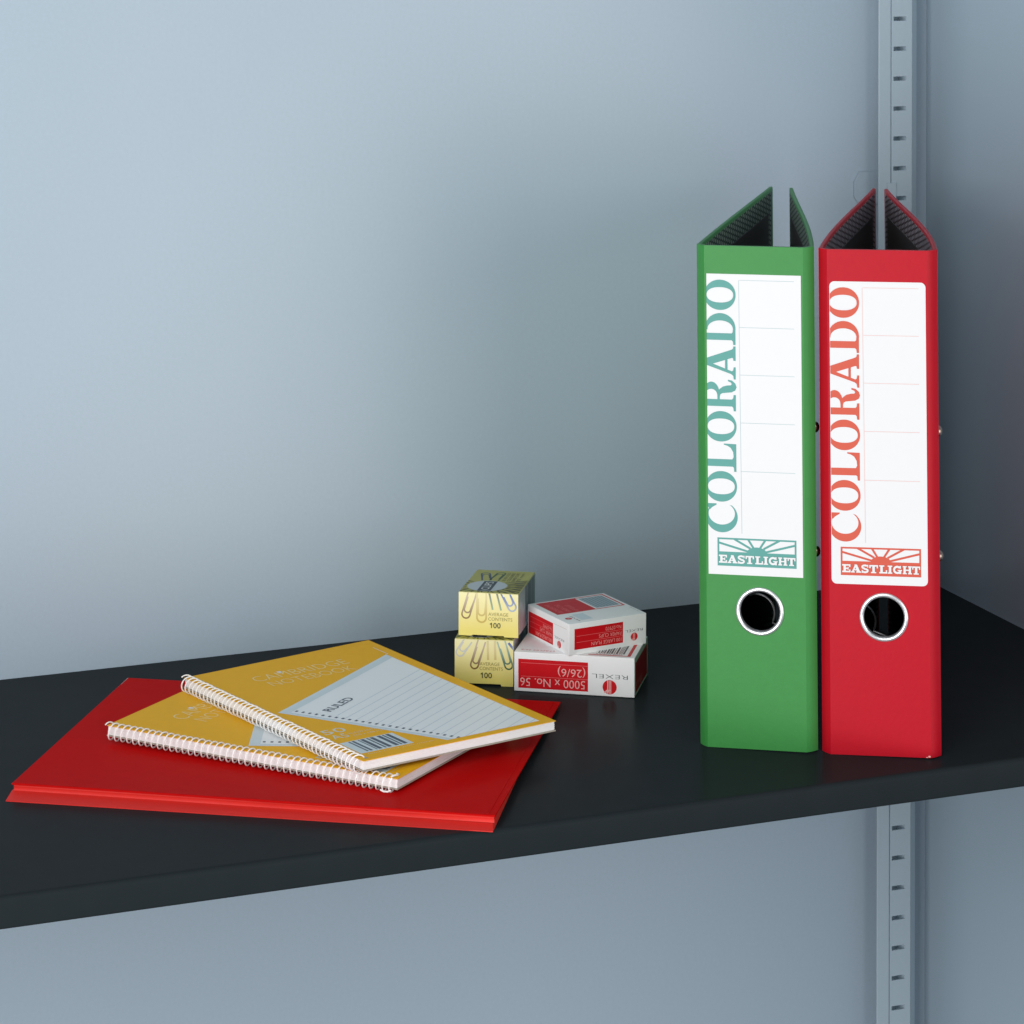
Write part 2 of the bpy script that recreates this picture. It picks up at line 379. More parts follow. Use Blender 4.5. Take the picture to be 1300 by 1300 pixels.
# ================================================================== lever arch files
def serif_word(P, ztop):
    """COLORADO, reading upwards: u runs up the spine, v from the baseline to the left"""
    def O(u0, w): P.ell(u0 + w / 2, 9.7, w / 2, 10.0, w / 2 - 4.7, 8.55, e=2.05, ie=2.25)
    def at(u0): return lambda pts: [(u0 + a, b) for a, b in pts]
    # C
    u0 = 136.4; A = at(u0)
    out, inn = [], []
    for k in range(41):
        q = math.radians(47 + (360 - 47 - 40) * k / 40)
        out.append((9.7 + 9.7 * math.cos(q), 9.5 + 10.1 * math.sin(q)))
    for k in range(41):
        q = math.radians(38 + (360 - 38 - 36) * k / 40)
        inn.append((11.9 + 7.0 * math.cos(q), 9.6 + 8.4 * math.sin(q)))
    for i in range(40): P.poly(A([out[i], out[i + 1], inn[i + 1], inn[i]])); P.h -= P.st
    P.h += P.st
    P.poly(A([(17.4, 12.9), (18.2, 12.9), (18.2, 18.8), (17.0, 19), (14.2, 17.2), (15.8, 15.6)]))
    O(155.8, 19.4)
    # L
    A = at(175.0)
    P.poly(A([(3.2, 1.2), (7.8, 1.2), (7.8, 19.3), (3.2, 19.3)]))
    P.poly(A([(0, 0), (17.5, 0), (17.7, 7.9), (17.0, 8.0), (16.3, 5.6), (15.0, 3.5), (12.4, 2.0), (9.4, 1.7), (7.6, 2.6), (3.4, 2.6), (2.6, 1.6), (0, 1.4)]))
    O(193.9, 19.3)
    # R
    A = at(213.3)
    P.poly(A([(3.0, 1.2), (7.4, 1.2), (7.4, 19.3), (3.0, 19.3)]))
    P.poly(A([(0, 0), (10.3, 0), (10.3, 1.4), (8.2, 1.7), (7.2, 2.7), (3.2, 2.7), (2.2, 1.7), (0, 1.4)]))
    bo, bi = [], []
    for k in range(17):
        q = -math.pi / 2 + math.pi * k / 16
        bo.append((9.6 + 8.8 * math.cos(q) ** .9 if math.cos(q) > 0 else 9.6, 15.6 + 5.3 * math.sin(q)))
        bi.append((9.0 + 4.8 * math.cos(q) ** .8 if math.cos(q) > 0 else 9.0, 15.7 + 3.9 * math.sin(q)))
    for i in range(16): P.poly(A([bo[i], bo[i + 1], bi[i + 1], bi[i]])); P.h -= P.st
    P.h += P.st
    P.poly(A([(7.2, 10.3), (9.8, 10.3), (9.2, 11.8), (7.2, 11.8)]))
    P.poly(A([(9.0, 11.6), (9.0, 10.3), (10.5, 9.9), (11.3, 8.6), (11.6, 6.0), (12.0, 2.6), (13.2, .4), (15.2, -.5), (17.6, .3), (19.4, 2.4), (19.9, 4.9), (19.0, 5.0), (18.2, 3.2), (17.2, 2.5), (16.4, 3.2), (16.2, 5.6), (15.5, 8.2), (13.8, 10.4), (12.6, 11.1)]))
    # A
    A = at(233.5)
    P.poly(A([(13.9, 1.4), (19.2, 1.4), (12.9, 19.6), (8.0, 19.6)]))
    P.poly(A([(2.8, 1.3), (4.7, 1.3), (10.6, 17.0), (9.0, 19.4)]))
    P.poly(A([(4.6, 5.2), (15.8, 5.2), (15.4, 6.7), (5.2, 6.7)]))
    P.poly(A([(0, 0), (7.7, 0), (7.7, 1.2), (5.8, 1.5), (4.6, 2.8), (3.3, 2.8), (2.2, 1.5), (0, 1.2)]))
    P.poly(A([(11.8, 0), (20.9, 0), (20.9, 1.3), (19.4, 1.6), (18.4, 3.1), (14.0, 3.1), (13.4, 1.6), (11.8, 1.3)]))
    # D
    A = at(255.3)
    P.poly(A([(3.0, 1.2), (7.3, 1.2), (7.3, 19.3), (3.0, 19.3)]))
    P.poly(A([(0, 0), (10, 0), (10, 1.5), (8, 1.7), (7.1, 2.6), (3.2, 2.6), (2.2, 1.6), (0, 1.3)]))
    bo, bi = [], []
    for k in range(25):
        q = -math.pi / 2 + math.pi * k / 24; c = max(0, math.cos(q))
        bo.append((9.6 + 10.4 * c ** .9, 9.65 + 9.75 * math.sin(q))); bi.append((9.4 + 6.0 * c ** .85, 9.65 + 8.2 * math.sin(q)))
    for i in range(24): P.poly(A([bo[i], bo[i + 1], bi[i + 1], bi[i]])); P.h -= P.st
    P.h += P.st
    O(277.3, 19.2)

def slab_word(P, u_, v_):
    """EASTLIGHT in heavy slab letters, 5.1 mm high"""
    H = 5.1; s = .95; t = 1.55
    def R(a, b, c, d): P.rect(u_ + a, u_ + b, v_ + c, v_ + d)
    def Q(pts): P.poly([(u_ + a, v_ + b) for a, b in pts])
    # E
    R(.9, 5.9, 0, s); R(.9, 5.9, H - s, H); R(1.7, 1.7 + t, .5, H - .5); R(3, 4.7, 2.1, 2.9); R(4.3, 4.9, 1.6, 3.4); R(5.2, 6.1, 0, 1.8); R(5.2, 6.1, H - 1.7, H)
    # A
    Q([(6.9, .5), (8.1, .5), (9.7, 4.6), (9.0, H)]); Q([(8.5, H), (10.2, H), (12.2, .5), (10.2, .5)]); R(8.0, 10.8, 1.4, 2.1); R(6.4, 8.8, 0, .8); R(9.7, 12.8, 0, .8)
    # S
    pts = []
    for k in range(25):
        q = k / 24
        if q < .5: a = math.radians(35 + 235 * (q * 2)); pts.append((15.1 + 1.65 * math.cos(a), 3.75 + .95 * math.sin(a)))
        else: a = math.radians(90 - 235 * (q * 2 - 1)); pts.append((15.2 + 1.75 * math.cos(a), 1.4 + 1.0 * math.sin(a)))
    P.path([(u_ + a, v_ + b) for a, b in pts], 1.15); P.h += P.st; R(16.6, 17.3, 3.4, H); R(13.1, 13.8, 0, 1.8)
    # T
    R(17.9, 23.4, H - s, H); R(17.9, 18.8, H - 2, H); R(22.5, 23.4, H - 2, H); R(19.8, 19.8 + t, .4, H - .4); R(18.9, 22.2, 0, .8)
    # L
    R(24.1, 27.3, H - .8, H); R(24.8, 24.8 + t, .4, H - .4); R(24.1, 29.0, 0, s); R(28.2, 29.1, 0, 2.1)
    # I
    R(29.4, 32.3, H - .8, H); R(30.1, 30.1 + t, .4, H - .4); R(29.4, 32.3, 0, .8)
    # G
    pts = [(35.4 + 2.0 * math.cos(math.radians(a)), 2.55 + 1.95 * math.sin(math.radians(a))) for a in range(40, 331, 12)]
    P.path([(u_ + a, v_ + b) for a, b in pts], 1.3); P.h += P.st; R(36.9, 37.7, 3.3, H); R(36.6, 37.9, 0, 2.5); R(35.6, 38.4, 1.9, 2.6)
    # H
    for a in (38.8, 42.1):
        R(a, a + 2.5, 0, .8); R(a, a + 2.5, H - .8, H); R(a + .45, a + .45 + 1.45, .4, H - .4)
    R(40.3, 43, 2.15, 2.95)
    # T
    R(44.7, 49.7, H - s, H); R(44.7, 45.5, H - 2, H); R(48.9, 49.7, H - 2, H); R(46.4, 46.4 + t, .4, H - .4); R(45.6, 48.8, 0, .8)

def lever_arch_file(loc, yaw, tilt, lean, W, a1, a2, bow, m_body, m_weave, m_ink, m_line, label, zl, rounded):
    root = empty('lever_arch_file', loc, (0, 0, 0), label, 'lever arch file', 'lever arch files standing side by side')
    root.rotation_euler = (Matrix.Rotation(yaw, 3, 'Z') @ Matrix.Rotation(tilt, 3, 'Y') @ Matrix.Rotation(-lean, 3, 'X')).to_euler()
    H = 318.0; xa, xb = 5.6, W - 6.4; hx, hz, hr = 39.6, 87.4, 13.2
    # spine: front board with the finger hole
    hole = [(hx + hr * math.cos(2 * math.pi * k / 64), hz + hr * math.sin(2 * math.pi * k / 64)) for k in range(64)]
    g = G(); g.prism([(xa, 0), (xb, 0), (xb, H), (xa, H)], [hole], lambda u, v, t: (u, t, v), 0, 2.6)
    sp = g.build('spine', m_body, root)
    # hinges: narrow slanting strips between spine and covers, slightly rounded
    for sgn, x0, x1 in ((-1, xa, 0.0), (1, xb, W)):
        o_, i_ = [], []
        for k in range(9):
            q = k / 8; b_ = .45 * math.sin(q * math.pi)
            x = x0 + (x1 - x0) * q; y = 6.2 * q ** 1.08
            o_.append((x + sgn * b_ * .6, y - b_ * .7)); i_.append((x - sgn * 1.6, y + 1.9))
        poly = o_ + i_[::-1]
        g = G(); g.prism(poly, [], lambda u, v, t: (u, v, t), .02, H - .02)
        g.build('hinge', m_body, root, smooth=True)
    # covers
    n = 40
    for sgn, xs, a, bw in ((-1, 0.0, a1, bow[0]), (1, W, a2, bow[1])):
        path = []
        for k in range(n + 1):
            t = k / n; s_ = 276.2 * t
            b_ = bw * 27 / 4 * t * (1 - t) ** 2
            path.append(Vector((xs + s_ * math.sin(a) + sgn * b_, 6.1 + s_ * math.cos(a))))
        th = 2.7
        def off(d):
            r = []
            for k, p in enumerate(path):
                tn = (path[min(n, k + 1)] - path[max(0, k - 1)]).normalized(); nn = Vector((-tn.y, tn.x)) if sgn > 0 else Vector((tn.y, -tn.x))
                r.append(p + nn * d)
            return r
        A0, A1, Bm = off(0), off(th), off(th / 2)
        # rounded-over board edge
        rows = []
        e = .8
        ring = [(0, e), (0, H - e), (e * .4, H - e * .25), (e, H), (th - e, H), (th - e * .4, H - e * .25), (th, H - e), (th, e), (th - e, 0), (e, 0)]
        offs = {d: off(d) for d in set(r[0] for r in ring)}
        for k in range(n + 1): rows.append([(offs[d][k].x, offs[d][k].y, z) for d, z in ring])
        g = G(); b0 = len(g.V); g.quadstrip(rows, True)
        tn = (path[n] - path[n - 1]).normalized()
        last = []
        for d, z in ring:
            mid = th / 2; p = offs[d][n] + tn * .7; q = offs[d][n]
            c = Bm[n] + tn * .9
            last.append(((p.x + c.x) / 2, (p.y + c.y) / 2, min(max(z, e * .6), H - e * .6)))
        g.quadstrip([rows[-1], last], True)
        k0 = len(g.V) - len(ring); g.F.append(tuple(range(k0, k0 + len(ring)))); g.F.append(tuple(range(0, len(ring)))[::-1])
        cv = g.build('cover', m_body, root, smooth=True)
        # printed end paper and the plain liner board on it
        I1, I2, I3 = off(th + .02), off(th + .15), off(th + .5)
        rows = [[(I1[k].x, I1[k].y, 2.5), (I2[k].x, I2[k].y, 2.7), (I2[k].x, I2[k].y, H - 2.9), (I1[k].x, I1[k].y, H - 2.7)] for k in range(0, n)]
        G().quadstrip(rows).build('end_paper', m_weave, cv)
        rows = [[(I2[k].x, I2[k].y, 14), (I3[k].x, I3[k].y, 14.2), (I3[k].x, I3[k].y, H - 17.2), (I2[k].x, I2[k].y, H - 17)] for k in range(3, n - 2)]
        G().quadstrip(rows).build('liner_board', M['liner'], cv)
        if sgn > 0:
            O0 = off(0)
            for z in (201, 122):
                p = O0[2]; q = off(-2.6)[2]; d = (q - p) / 2.6
                side = Vector((-d.y, d.x))
                prof = [(3.4, 0), (3.4, .7), (2.8, 1.7), (1.5, 2.5), (.01, 2.7)]
                g = G(); g.lathe(prof, lambda x, y, h: (p.x + side.x * x + d.x * h, p.y + side.y * x + d.y * h, z + y), 20)
                g.build('rivet', M['rivetm'], root, smooth=True)
            # lever arch mechanism on the inside of this cover
            B_ = off(th + .6)
            g = G()
            pts = [B_[k] for k in range(4, 24)]
            pl = off(th + 2.0)
            rows = [[(B_[k].x, B_[k].y, 108), (pl[k].x, pl[k].y, 109), (pl[k].x, pl[k].y, 214), (B_[k].x, B_[k].y, 215)] for k in range(4, 16)]
            g.quadstrip(rows)
            mech = g.build('lever_mechanism', M['black'], root)
            for z in (201, 122):
                g = G(); c = pl[10]
                arc = [(c.x - 27 * math.sin(math.pi * k / 16), c.y - 22 * math.cos(math.pi * k / 16), z) for k in range(17)]
                g.tube(arc, 1.5, 8); g.build('arch', M['chrome'], mech, smooth=True)
            g = G()
            c = pl[6]
            ax, az = (31.5, 74.0) if rounded == False else (21.0, 71.5)
            loop = [(ax + 11.5 * math.cos(math.radians(t)), 46, az + 12 * math.sin(math.radians(t))) for t in range(-30, 121, 8)]
            loop = [(W - 6, 52, az - 22)] + loop
            g.tube(loop, .75, 8)
            g.build('lever', M['chrome'], mech, smooth=True)
    if rounded:   # rubbed lower corner
        P = Print(lambda u, v, h: (u, -h, v), h0=.04); P.ell(xb - .9, .9, .8, .6, n=12); P.ell(xb - 2.4, .35, .7, .25, n=10); P.build('rubbed_corner', M['pink'], root)
    # finger ring: a rolled eyelet with a short tube
    prof = [(15.3, 0), (15.4, .5), (15.0, 1.2), (14.2, 1.6), (13.4, 1.5), (12.8, 1.0), (12.55, .2), (12.5, -1), (12.6, -2.6), (13.0, -3.2), (13.6, -3.4)]
    g = G(); g.lathe(prof, lambda x, y, h: (hx + x, -h, hz + y), 72)
    g.build('finger_ring', M['chrome'], root, smooth=True)
    # label with its print
    x0, x1, z0, z1 = 7.0, 67.2, 109.8 + zl, 300.2 + zl
    if rounded:
        r = 3.2; pts = []
        for cx, cz, q0 in ((x1 - r, z0 + r, -90), (x1 - r, z1 - r, 0), (x0 + r, z1 - r, 90), (x0 + r, z0 + r, 180)):
            pts += [(cx + r * math.cos(math.radians(q0 + 90 * k / 6)), cz + r * math.sin(math.radians(q0 + 90 * k / 6))) for k in range(7)]
    else: pts = [(x0, z0), (x1, z0), (x1, z1), (x0, z1)]
    g = G(); g.prism(pts, [], lambda u, v, t: (u, -t, v), .02, .16)
    lb = g.build('spine_label', M['label'], root)
    mp = lambda u, v, h: (u, -h - .14, v + zl)
    P = Print(lambda u, v, h: (25.3 - v, -h - .14, u + zl), clip=[(1, 25.3 - x0 - (.25 if rounded else 0), -1)])
    serif_word(P, z1); P.build('lettering', m_ink, lb)
    P = Print(mp)
    P.line((27.6, 296.4), (28.5, 136), .32)
    for z in (296.4, 266.5, 236.4, 206.1, 175.4): P.rect(28.0, 62.8, z - .14, z + .14)
    P.build('ruled_boxes', m_line, lb)
    # sunrise emblem
    P = Print(mp); a, b = 12.8, 115.3
    P.rect(a, a + 50.3, b, b + 9.0); P.rect(a, a + 50.3, b + 16.7, b + 17.8); P.rect(a, a + 1.15, b + 8.9, b + 17); P.rect(a + 49.15, a + 50.3, b + 8.9, b + 17)
    for p, q in (((.9, 14.6), (19.4, 9.6)), ((10.6, 17.2), (21, 11.5)), ((19.6, 17.2), (22.9, 12)), ((30.6, 17.2), (27.2, 12)), ((39.6, 17.2), (29.4, 11.5)), ((49.6, 14.6), (31, 9.6))):
        P.line((a + p[0], b + p[1]), (a + q[0], b + q[1]), 1.3)
    P.poly([(a + 25.1 + 6.2 * math.cos(math.pi * k / 24), b + 8.9 + 3.5 * math.sin(math.pi * k / 24)) for k in range(25)])
    P.build('sunrise_emblem', m_ink, lb)
    P = Print(mp, h0=.32); slab_word(P, a, b + 1.9); P.build('emblem_lettering', M['label'], lb)
    return root

lever_arch_file((104.81, 1936.77, .05), -.20291, -.01044, .00111, 75.0, .04061, -.16659, (.6, 2.0), M['green'], M['weave_g'], M['teal'], M['tealline'],
    'green lever arch file with square cornered white spine label lettered in teal', 0.0, False)
lever_arch_file((181.5, 1922.61, .05), -.14824, -.01018, -.00183, 74.6, .0839, -.1449, (2.6, 4.4), M['red'], M['weave_r'], M['rust'], M['rustline'],
    'red lever arch file with round cornered white spine label lettered in orange', -2.2, True)

# ================================================================== red folder
FD = empty('document_folder', (-317.18, 1830.43, 0.02), (0, 0, -.17199), 'flat bright red card folder lying under the two spiral notebooks', 'folder')
FW, FDp = 297.6, 241.9
g = G()   # lower flap flaring forward
V = [(0, 0, 0), (FW, 0, 0), (FW - 1.5, 7, 2.6), (0, 11, 3.0), (0, 0, .5), (FW, 0, .5), (FW - 7, FDp - 3, 0), (0, FDp - 3, 0), (FW - 7, FDp - 3, 1.2), (0, FDp - 3, 1.2), (FW - 1.5, 9, 3.0), (0, 12.5, 3.0)]
g.V = V; g.F = [(0, 1, 5, 4), (4, 5, 2, 3), (3, 2, 10, 11), (11, 10, 8, 9), (0, 7, 6, 1), (7, 9, 8, 6), (0, 4, 3, 11, 9, 7), (1, 6, 8, 10, 2, 5)]
g.build('lower_flap', M['foldern'], FD)
g = G()   # gusset wall
n = 30; rows = []
for k in range(n + 1):
    t = k / n; x = 1.0 + (FW - 1.6) * t; d = 11.3 + (7.4 - 11.3) * t; wv = .25 * math.sin(7 * t) + .15 * math.sin(19 * t)
    rows.append([(x, d + .1, 2.9), (x, d + .5 + wv * .3, 4.4), (x, d - .1 + wv * .5, 5.6), (x, d + .6, 6.6), (x, d + 3, 6.65)])
g.quadstrip(rows)
g.build('gusset', M['foldern'], FD, smooth=True)
def ftop(d): return 7.4 - (d - 8) / 234 * 4.2
g = G()   # top cover: thin sheet with a folded front edge
rows = []
for k in range(n + 1):
    t = k / n; x = FW * t; d = 10.6 + (6.8 - 10.6) * t + .2 * math.sin(9 * t)
    sag = .25 * math.sin(math.pi * t)
    rows.append([(x, d + 1.5, 6.5), (x, d + .2, 6.45), (x, d - .1, 6.9 + sag * .3), (x, d + .4, 7.35 + sag * .3), (x, d + 1.4, ftop(d) - .05), (x, 60, ftop(60) - sag), (x, 120, ftop(120) - sag), (x, 180, ftop(180) - sag), (x, FDp - 4, ftop(FDp)), (x, FDp, ftop(FDp) - .1), (x, FDp, ftop(FDp) - .8), (x, 120, ftop(120) - .9 - sag)])
g.quadstrip(rows, True); nn = 12
g.F.append(tuple(range(nn))); g.F.append(tuple(range(n * nn, n * nn + nn))[::-1])
g.build('top_cover', M['folder'], FD, smooth=True)
g = G(); g.box(3, FW - 8, 14, FDp - 6, 1.2, 2.3); g.build('contents', M['foldern'], FD)
g = G(); g.tube([(.1, d_, ftop(d_) - .3) for d_ in (11, 60, 120, 180, FDp - .5)], .28, 6); g.build('edge_highlight', M['inside'], FD)  # pale strip painted as the highlight along the cover's left edge
g = G()
for x in (FW - 5.2, ):
    V = [(x, 9, ftop(9) - .1), (x + 1.1, 9, ftop(9) - .1), (x + 1.1, FDp - 1, ftop(FDp) - .1), (x, FDp - 1, ftop(FDp) - .1)]
    g.prism([(x, 9), (x + 1.0, 9), (x + 1.0, FDp - 1), (x, FDp - 1)], [], lambda u, v, t: (u, v, ftop(v) + t), -.2, .22)
g.build('seam', M['folder'], FD)

# ================================================================== spiral notebooks
def notebook(loc, rot, W, L, T, label, twist, n_turn):
    R3 = Matrix.Rotation(rot[0], 3, 'Z') @ Matrix.Rotation(rot[2], 3, 'Y') @ Matrix.Rotation(rot[1], 3, 'X')
    root = empty('spiral_notebook', loc, (0, 0, 0), label, 'notebook', 'gold spiral notebooks lying on the red folder')
    root.rotation_euler = R3.to_euler()
    def tw(a, d):      # the sheets settle unevenly over what lies below
        u, v = a / W, d / L
        return twist[0] * (1 - u) * (1 - v) + twist[1] * u * (1 - v) + twist[2] * (1 - u) * v + twist[3] * u * v
    def sheet(name, x0, x1, y0, y1, z0, z1, material, nx=8, ny=10, r=2.0):
        g = G()
        xs = [x0 + (x1 - x0) * i / nx for i in range(nx + 1)]; ys = [y0 + (y1 - y0) * j / ny for j in range(ny + 1)]
        def cr(x, y):  # small corner rounding at the free corners
            return x, y
        nx, ny = nx, ny
        top = [[(x, y, z1 + tw(x, y)) for y in ys] for x in xs]; bot = [[(x, y, z0 + tw(x, y)) for y in ys] for x in xs]
        g.quadstrip(top); g.quadstrip([r_[::-1] for r_ in bot])
        per = [(i, 0) for i in range(nx + 1)] + [(nx, j) for j in range(1, ny + 1)] + [(i, ny) for i in range(nx - 1, -1, -1)] + [(0, j) for j in range(ny - 1, 0, -1)]
        g.quadstrip([[bot[i][j] for i, j in per], [top[i][j] for i, j in per]], True)
        return g
    sheet('back_cover', -.2, W, 0, L, 0, .7, None).build('back_cover', M['board'], root)
    g = G(); nl = 16
    for k in range(nl):
        z = .75 + (T - 1.15) * k / nl; dz = (T - 1.15) / nl
        e1, e2, e3 = [random.uniform(-.22, .22) for _ in range(3)]
        s_ = sheet('p', .6 + e1, W - .7 + e2, .6 + e3, L - .6 + e3, z, z + dz * .93, None, 3, 4)
        b = len(g.V); g.V += s_.V; g.F += [tuple(b + i for i in f) for f in s_.F]
    g.build('page_block', M['page'], root)
    cov = sheet('front_cover', 0, W, 0, L, T - .35, T, None, 24, 36).build('front_cover', M['gold'], root)
    # punched holes (dark pills) under each turn
    pitch = (L - 3.0) / n_turn
    mp = lambda u, v, h: (u, v, T + h * .8 + tw(u, v))
    P = Print(mp)
    P.st = 0
    for k in range(n_turn):
        y = 3.2 + pitch * (k + .25); P.rect(3.6, 6.2, y - 1.1, y + 1.1)
    P.build('punched_holes', M['board'], cov)
    # plastic coil
    path = []; seg = 20; cz = T / 2 - .1; cr_ = 5.15; cxx = .7
    for k in range(n_turn * seg + 1):
        q = 2 * math.pi * k / seg; y = 2.6 + pitch * k / seg
        wob = .10 * math.sin(y * .31) + .07 * math.sin(y * .9)
        path.append((cxx + (cr_ + wob) * math.cos(q + 2.2), y, cz + (cr_ + wob) * math.sin(q + 2.2) + tw(0, y)))
    G().tube(path, .44, 6).build('coil', M['coil'], root, smooth=True)
    if label.startswith('gold'):      # crimped wire ends at the near corner
        G().tube([(-2.5, 3.2, T + 1.6), (-.5, 2.0, T + 2.0), (2.5, 1.5, T + 1.5), (5.5, 2.6, T + .9), (6.8, 4.6, T + .6)], .55, 6).build('coil_tail', M['coil'], root, smooth=True)
        G().tube([(-4.2, 2.2, .6), (-4.4, 4.2, -.4), (-4.3, 7.0, -.8), (-4.0, 9.6, -.2)], .55, 6).build('coil_tail', M['coil'], root, smooth=True)
    # ---- print on the cover
    Print.FINE = 12
    th = math.radians(27.75); e1 = (math.cos(th), math.sin(th)); e2 = (math.sin(th), -math.cos(th)); P0 = (9.3, 112.2)
    def q(s_, t_): return (P0[0] + e1[0] * s_ + e2[0] * t_, P0[1] + e1[1] * s_ + e2[1] * t_)
    clip = [(0, 135.8, -1), (1, 5.6, 1)]
    P = Print(mp, h0=.05, clip=clip); P.poly([q(0, 0), q(200, 0), q(200, 250), q(0, 250)]); P.build('sheet_picture', M['panel'], cov)
    P = Print(mp, h0=.11, clip=clip); P.poly([q(0, 0), q(200, 0), q(200, 7), q(4.2, 7), q(4.2, 250), q(0, 250)]); P.build('sheet_margin', M['band'], cov)
    P = Print(mp, h0=.11, clip=clip); P.st = 0
    for k in range(24): P.line(q(8.5 if k else 12, 36.2 + 7.55 * k), q(220, 36.2 + 7.55 * k), .6)
    P.build('ruled_lines', M['rule'], cov)
    P = Print(mp, h0=.2, clip=clip); P.st = 0
    for k in range(25):
        c = 9.1 + 4.79 * k; P.poly([q(6.6, c - .85), q(9.2, c - .85), q(9.2, c + .85), q(6.6, c + .85)])
    P.text('RULED', 16.5, 48, 22.5, 29, bold=.012, mapuv=lambda u, v: q(u, 51.5 - v)); P.h += .01
    P.build('ruled_lettering', M['navy'], cov)
    P = Print(mp, h0=.06, step=.01)
    P.text('CAMBRIDGE', 33.8, 105.5, 176.5, 187.5, bold=-.014); P.text('NOTEBOOK', 37.5, 102, 162.3, 172.2, bold=-.014)
    P.build('title_lettering', M['cream'], cov)
    P = Print(mp, h0=.09); P.poly([(55, 188.5), (58, 188.5), (58, 186.3), (56.5, 184.2), (55, 186.3)])
    P.build('crest', M['white'], cov)
    P = Print(mp, h0=.09); P.line((137.4, 179), (137.4, 197), .5); P.build('edge_rule', M['white'], cov)
    P = Print(mp, h0=.06, step=.01)
    P.text('50', 9, 25.5, 55.6, 64.4, bold=.004); P.text('A5', 9, 20.5, 45, 53, bold=.0); P.text('RULED LEAVES', 22.5, 45, 49, 51.5, bold=-.012); P.text('210 x 148 mm', 22.5, 45, 44, 46.5, bold=-.012)
    P.text('feint ruled with margin', 10, 60, 9, 10.8, bold=-.014)
    P.build('small_lettering', M['palegrey'], cov)
    P = Print(mp, h0=.05); P.rect(6.9, 45.4, 12.8, 37); P.build('barcode_panel', M['band'], cov)
    P = Print(mp, h0=.10); P.st = 0; x = 12.5; rr = random.Random(3)
    while x < 42:
        w_ = rr.choice((.9, 1.3, 1.8, 2.6)); P.rect(x, min(42.5, x + w_), 14.5, 36.2); x += w_ + rr.choice((.9, 1.2, 1.8, 2.6))
    P.build('barcode', M['navy'], cov)
    Print.FINE = 0
    return root

notebook((-81.81, 1826.86, 8.6), (1.0891, .004, .0150), 143.5, 212.2, 6.6, 'gold spiral notebook lying directly on the red folder, under the other notebook', (0, 0, 0, .3), 45)
notebook((-102.6, 1829.83, 17.9), (.6382, .0009, .0097), 144.6, 213.6, 6.5, 'topmost gold spiral notebook, its RULED cover panel fully in view', (.5, -.5, -1.2, .6), 45)

# ================================================================== small boxes
def frame(o, axis, W, D, H):
    if axis == 'front': return lambda u, v, h: (u, -h, v)
    if axis == 'left': return lambda u, v, h: (-h, D - u, v)
    if axis == 'right': return lambda u, v, h: (W + h, u, v)
    if axis == 'top': return lambda u, v, h: (u, v, H + h)

def rot_of(v): return (Matrix.Rotation(v[0], 3, 'Z') @ Matrix.Rotation(v[2], 3, 'Y') @ Matrix.Rotation(v[1], 3, 'X')).to_euler()

def clip_path(cx, cy, L, w, ang):
    """outline of a wire paper clip: starts at (cx, cy), runs out along ang, both U bends at the far end"""
    pts = []; r = w / 2
    def add(x, y): pts.append((x, y))
    add(-r, 0); add(-r, L - r)
    for k in range(1, 12): q = math.pi - math.pi * k / 12; add(r * math.cos(q), L - r + r * math.sin(q))
    add(r, L - r); add(r, 0)
    r2 = r * .78; inner = [(-r * .98, L * .30), (-r2 + r * .02, L - r * 2.0)]
    for k in range(1, 10): q = math.pi - math.pi * k / 10; inner.append((r2 * math.cos(q), L - r * 2.2 + r2 * math.sin(q)))
    inner.append((r2, L * .25))
    c, s_ = math.cos(ang), math.sin(ang)
    f = lambda p: (cx + p[0] * s_ + p[1] * c, cy - p[0] * c + p[1] * s_)
    return [f(p) for p in pts], [f(p) for p in inner]

